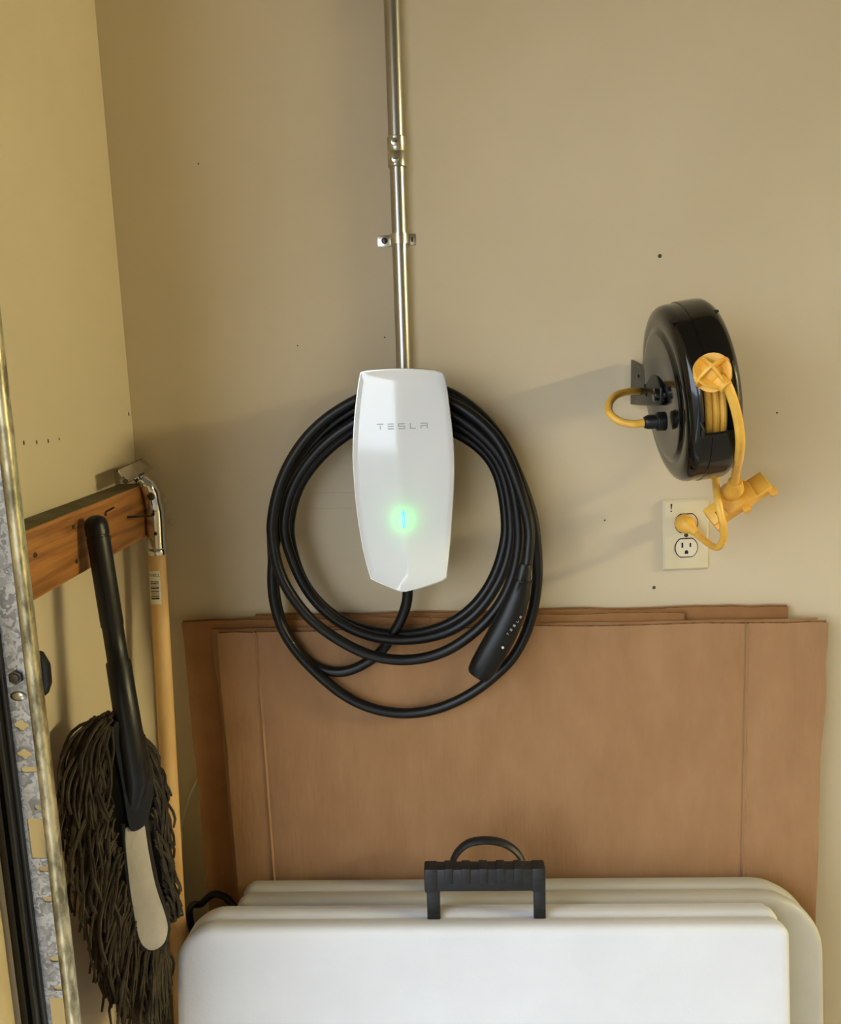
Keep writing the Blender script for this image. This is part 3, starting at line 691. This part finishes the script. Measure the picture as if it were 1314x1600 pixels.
# sticker with bar code
tp, bp_ = PY(245, 893, -.10), PY(246, 943, -.10)
s0 = (pt.z-tp.z)/-pdir.z; s1 = (pt.z-bp_.z)/-pdir.z
vw = (CAM-(pt+pdir*s0)); vw = (vw-pdir*vw.dot(pdir)).normalized(); sd_ = vw.cross(pdir).normalized()
if sd_.dot(RT) < 0: sd_ = -sd_
def cylp(ang, s, r): return pt+pdir*s+(vw*math.cos(ang)+sd_*math.sin(ang))*r
def patch(a0, a1, sa, sb, r, k=8):
    vs = []; 
    for rr_ in (r, r-.0004):
        for s_ in (sa, sb):
            vs += [cylp(a0+(a1-a0)*i/k, s_, rr_) for i in range(k+1)]
    q = k+1; fs = []
    for i in range(k):
        fs += [(i,i+1,q+i+1,q+i),(2*q+i,2*q+i+1,3*q+i+1,3*q+i),(i,i+1,2*q+i+1,2*q+i),(q+i,q+i+1,3*q+i+1,3*q+i)]
    fs += [(0,q,3*q,2*q),(k,q+k,3*q+k,2*q+k)]
    return vs, fs
stk = MB().add(*patch(-1.35, .22, s0, s1, .0131, 12)).build('sticker', M['sticker'], pole)
bc = MB(); s_ = s0+(s1-s0)*.30
for k, wd in enumerate((1,2,1,1,3,1,2,1,1,2,3,1,1,2)):
    if s_ > s0+(s1-s0)*.86: break
    bc.add(*patch(-1.05, .02, s_, s_+.0008*wd, .01325, 6)); s_ += .0008*wd+.0013
bc.build('bar_code', M['ink'], stk, smooth=0)
tv, tf = text_shape('P HELL', .0062, .0002)
t3 = MB(); ts = s0+(s1-s0)*.13
t3.add([cylp(-.52+v.x/.0131, ts-v.y, .0132+v.z) for v in tv], tf).build('sticker_print', M['ink'], stk, smooth=0)

# ------------------------------------------------------------------ dust mop
MN = Vector((.60, -.80, 0)).normalized(); MT = Vector((.80, .60, 0)).normalized()
MP = PX(213, 1235, .088)
def mp(px, py, w=0.0): return PP(px, py, MP+MN*w, MN)
htop = PX(150, 818, .060)
mop = empty('dust_mop', mp(225, 1560), 'dark yarn dust mop with a black handle hanging from the pine board', 'mop')
hj = mp(205, 1160, .012)
hd_ = (hj-htop).normalized()
hp = [htop-hd_*.0105, htop-hd_*.0095, htop-hd_*.007, htop-hd_*.003, htop+hd_*.003, htop+hd_*.014, htop+hd_*.0145, htop+hd_*.017, htop+hd_*.0175, htop+(hj-htop)*.46, htop+(hj-htop)*.47, htop+(hj-htop)*.62, htop+(hj-htop)*.63, hj, mp(213,1215,.012), mp(208,1262,.006)]
hnd = MB().tube(hp, [.002,.0060,.0100,.0130,.0142,.0142,.0132,.0132,.0140,.0138,.0128,.0128,.0150,.0160,.0165,.010], 18).build('handle', M['blackplastic'], mop, smooth=50)
bpoly = [(168,1130),(184,1117),(204,1112),(222,1150),(233,1218),(228,1255),(221,1277),(206,1288),(194,1283),(184,1225)]
MB().prism(closed_spline([mp(a_, b_, -.006) for a_, b_ in bpoly], 3), MN*.022).build('handle_boot', M['blackplastic'], mop, bevel=.004)
ppoly = [(193,1292),(207,1294),(222,1281),(230,1325),(241,1380),(257,1428),(260,1450),(254,1470),(238,1481),(224,1477),(214,1460),(205,1415),(197,1355)]
MB().prism(closed_spline([mp(a_, b_, .004) for a_, b_ in ppoly], 3), MN*.007).build('pad', M['pad'], mop, bevel=.0025)
MB().tube([mp(a_, b_, .006) for a_, b_ in [(192,1286),(194,1300),(197,1355),(205,1415),(214,1462),(224,1481),(239,1486),(256,1474),(263,1452),(260,1428),(244,1380),(233,1325),(226,1280)]], .0036, 8).build('pad_binding', M['yarn_base'], mop)
# dark oval backing
bk2 = closed_spline([(v.x, v.y, v.z) for v in [mp(a_, b_, -.014) for a_, b_ in ((160,1122),(205,1118),(238,1200),(250,1330),(258,1430),(248,1495),(222,1508),(192,1465),(160,1350),(140,1220),(138,1150))]], 3)
MB().prism(bk2, MN*.014).build('backing', M['yarn_base'], mop, bevel=.004)
# yarn: looped strands springing from the oval edge and hanging down
rnd = random.Random(11)
U = Vector((0,0,1))
yn = MB()
ctr = mp(212, 1320)
def strand(root, dirv, length, spread, wig, r):
    pts = []; ph = rnd.uniform(0, 6.28); ph2 = rnd.uniform(0, 6.28); k = 8
    for i in range(k):
        t = i/(k-1)
        p = root+dirv*(spread*(1-(1-t)**2.2))-U*(length*t**1.25)
        p += MT*(wig*math.sin(ph+5.5*t)*t)+MN*(wig*.8*math.sin(ph2+4.7*t)*t)
        if p.x < .008: p.x = .008
        if p.z < .78 and p.x > .097: p.x = .097-.2*(p.x-.097)
        pts.append(p)
    yn.tube(pts, [r*.95]+[r]*(k-2)+[r*.8], 5)
def pxlerp(pts, t):
    t *= len(pts)-1; i = min(int(t), len(pts)-2); f_ = t-i
    return pts[i][0]+(pts[i+1][0]-pts[i][0])*f_, pts[i][1]+(pts[i+1][1]-pts[i][1])*f_
left_edge = [(172,1122),(150,1150),(158,1230),(176,1320),(190,1400),(202,1450)]
for i in range(430):
    t = rnd.random()**.85; a_, b_ = pxlerp(left_edge, t)
    w_ = rnd.uniform(-.012, .016)
    rt = mp(a_+rnd.uniform(-8,14), b_+rnd.uniform(-10,10), w_)
    sp = rnd.uniform(.010, .062)*(1-.35*t)
    if w_ > .008: sp *= .7
    strand(rt, (-MT+MN*rnd.uniform(-.3,.5)).normalized(), rnd.uniform(.075,.125), sp, rnd.uniform(.003,.010), rnd.uniform(.0016,.0023))
right_edge = [(222,1150),(236,1215),(242,1290),(255,1370),(266,1440)]
for i in range(200):
    t = rnd.random(); a_, b_ = pxlerp(right_edge, t)
    rt = mp(a_+rnd.uniform(-5,5), b_+rnd.uniform(-10,10), rnd.uniform(-.012,.008))
    strand(rt, (MT+MN*rnd.uniform(-.4,.3)).normalized(), rnd.uniform(.05,.10), rnd.uniform(.004,.020), rnd.uniform(.003,.007), rnd.uniform(.0016,.0022))
bot_edge = [(200,1450),(215,1478),(235,1490),(255,1482),(265,1455)]
for i in range(260):
    t = rnd.random(); a_, b_ = pxlerp(bot_edge, t)
    rt = mp(a_+rnd.uniform(-5,5), b_+rnd.uniform(-14,8), rnd.uniform(-.014,.010))
    strand(rt, (MT*(t-.62)+MN*rnd.uniform(-.2,.4)).normalized(), rnd.uniform(.055,.105), rnd.uniform(.004,.035), rnd.uniform(.003,.007), rnd.uniform(.0016,.0022))
top_edge = [(128,1140),(145,1122),(165,1112),(185,1110)]
for i in range(120):
    t = rnd.random(); a_, b_ = pxlerp(top_edge, t)
    rt = mp(a_+rnd.uniform(-5,20), b_+rnd.uniform(-2,12), rnd.uniform(-.014,.006))
    strand(rt, (-MT+U*.3+MN*rnd.uniform(-.3,.4)).normalized(), rnd.uniform(.05,.12), rnd.uniform(.010,.040), rnd.uniform(.003,.008), rnd.uniform(.0016,.0022))
ya = tag(yn.build('yarn', M['yarn'], mop, smooth=60), kind='stuff')

# ------------------------------------------------------------------ garage door track
TY = -.50
trk = empty('door_track', (.045, TY, 0), 'galvanised garage door track with slotted bracket at the left edge', 'door track')
def T2(px, py): p = PY(px, py, TY); return (p.x, p.z)
fx0, fx1 = .0365, .0585
ZT = 2.10
holes = []
def zpx(px, py): return T2(px, py)[1]
def slot(x0, x1, z, h):
    x0, x1 = max(x0, fx0+.002), min(x1, fx1-.0012); r = h/2; pts = []
    for k in range(7): a = math.pi/2+math.pi*k/6; pts.append((x0+r+r*math.cos(a), z+r*math.sin(a)))
    pts += [(x1, z-r), (x1, z+r)]; holes.append(pts)
def diamond(cx_, z, w, h):
    holes.append([(cx_+w*x_, z+h*z_) for x_, z_ in ((-1,.1),(-.75,.45),(-.45,.5),(-.2,.95),(.25,1),(.5,.5),(.8,.4),(1,0),(.8,-.45),(.45,-.55),(.2,-1),(-.2,-1),(-.45,-.5),(-.8,-.4))])
def rect(z0, z1): holes.append([(fx0+.004,z0),(fx1-.0012,z0),(fx1-.0012,z1),(fx0+.004,z1)])
diamond(.0465, zpx(33,1133), .0085, .0062); diamond(.0460, zpx(33,1178), .0085, .0060)
slot(.0405, .0585, zpx(42,1202), .0066); slot(.0500, .0560, zpx(57,1261), .0060)
rect(zpx(58,1341), zpx(55,1278))
slot(.0465, .06, zpx(69,1357), .0068); slot(.0475, .06, zpx(74,1405), .0066); slot(.0470, .06, zpx(84,1498), .0066); slot(.0475, .06, zpx(90,1543), .0064)
rect(zpx(88,1640), zpx(86,1558))
for z in (1.62, 1.72, 1.92, .46, .36, .20): slot(.047, .06, z, .0066)
hv, hf = flat_shape([(fx0,.004),(fx1,.004),(fx1,ZT),(fx0,ZT)], holes, .0022)
MB().add([(v.x, TY+v.z, v.y) for v in hv], hf).build('slotted_flange', M['spangle'], trk, smooth=20)
prof = [(.0583,TY+.001),(.0583,TY-.0030),(.0600,TY-.0058),(.0632,TY-.0072),(.0672,TY-.0072),(.0705,TY-.0058),(.0722,TY-.0030),(.0722,TY+.004),(.0708,TY+.004),(.0708,TY-.001),(.0600,TY-.001),(.0600,TY+.001)]
cm = MB(); q = len(prof)
zz = [.004+ (ZT-.004)*i/40 for i in range(41)]
vs = [(x+ .0004*math.sin(9*z+x*500), y, z) for z in zz for x, y in prof]
cm.add(vs, [(i*q+j, i*q+(j+1) % q, (i+1)*q+(j+1) % q, (i+1)*q+j) for i in range(40) for j in range(q)]+[tuple(range(q)), tuple(40*q+j for j in range(q))]).build('rolled_lip', M['curl'], trk, smooth=50)
bm_ = MB()
for x0, x1, dy in ((.0115,.0200,.010),(.0200,.0262,.004),(.0262,.0318,.012),(.0318,.0368,.006)):
    bm_.box((x0, TY-dy, .004), (x1, TY+.004, ZT))
bm_.build('shaded_channel', M['shadedmetal'], trk, bevel=.001)
b0 = T2(27,1057); MB().tube([(b0[0],TY-.001,b0[1]),(b0[0],TY-.0050,b0[1])], .0078, 6).tube([(b0[0],TY-.005,b0[1]),(b0[0],TY-.0075,b0[1])], .0052, 12).build('bolt', M['steel'], trk, bevel=.0008)
b1 = T2(30,1087); MB().ball((b1[0],TY-.001,b1[1]), (.0095,.0028,.0055), 12, 6).build('carriage_bolt', M['zinc'], trk)
k0, k1 = PY(66,1090,TY+.006), PY(66,1018,TY+.006)
kp = [(k0.x-.006,0,k0.z),(k0.x+.004,0,k0.z+.002),(k0.x+.009,0,k0.z+.014),(k0.x+.0095,0,k1.z-.016),(k0.x+.003,0,k1.z-.002),(k0.x-.006,0,k1.z)]
MB().prism([(p[0], TY+.0045, p[2]) for p in kp], (0,.010,0)).build('roller_stop', M['blackplastic'], trk, bevel=.002)

# ------------------------------------------------------------------ loose cables in the corner
wc = spline([PY(283,1420,-.02), PY(283,1330,-.02), PY(286,1285,-.02), PY(295,1250,-.02), PY(306,1224,-.018), PY(325,1190,-.016)], 6)
wc = [p for p in wc]
cbl = MB().tube(wc, .0021, 8).build('thin_cable', M['white_cable'])
tag(cbl, 'thin pale cable running behind the cardboard in the corner', 'cable')
bc2 = spline([(.10,-.15,.004),(.085,-.14,.30),(.085,-.13,.52), PY(296,1428,-.12), PY(315,1412,-.10), PY(332,1398,-.085), PY(352,1402,-.085), PY(372,1425,-.10)], 6)
cb2 = MB().tube(bc2, .0055, 10).build('black_cord', M['rubber'])
tag(cb2, 'black cord bunched in the corner behind the tables', 'cord')
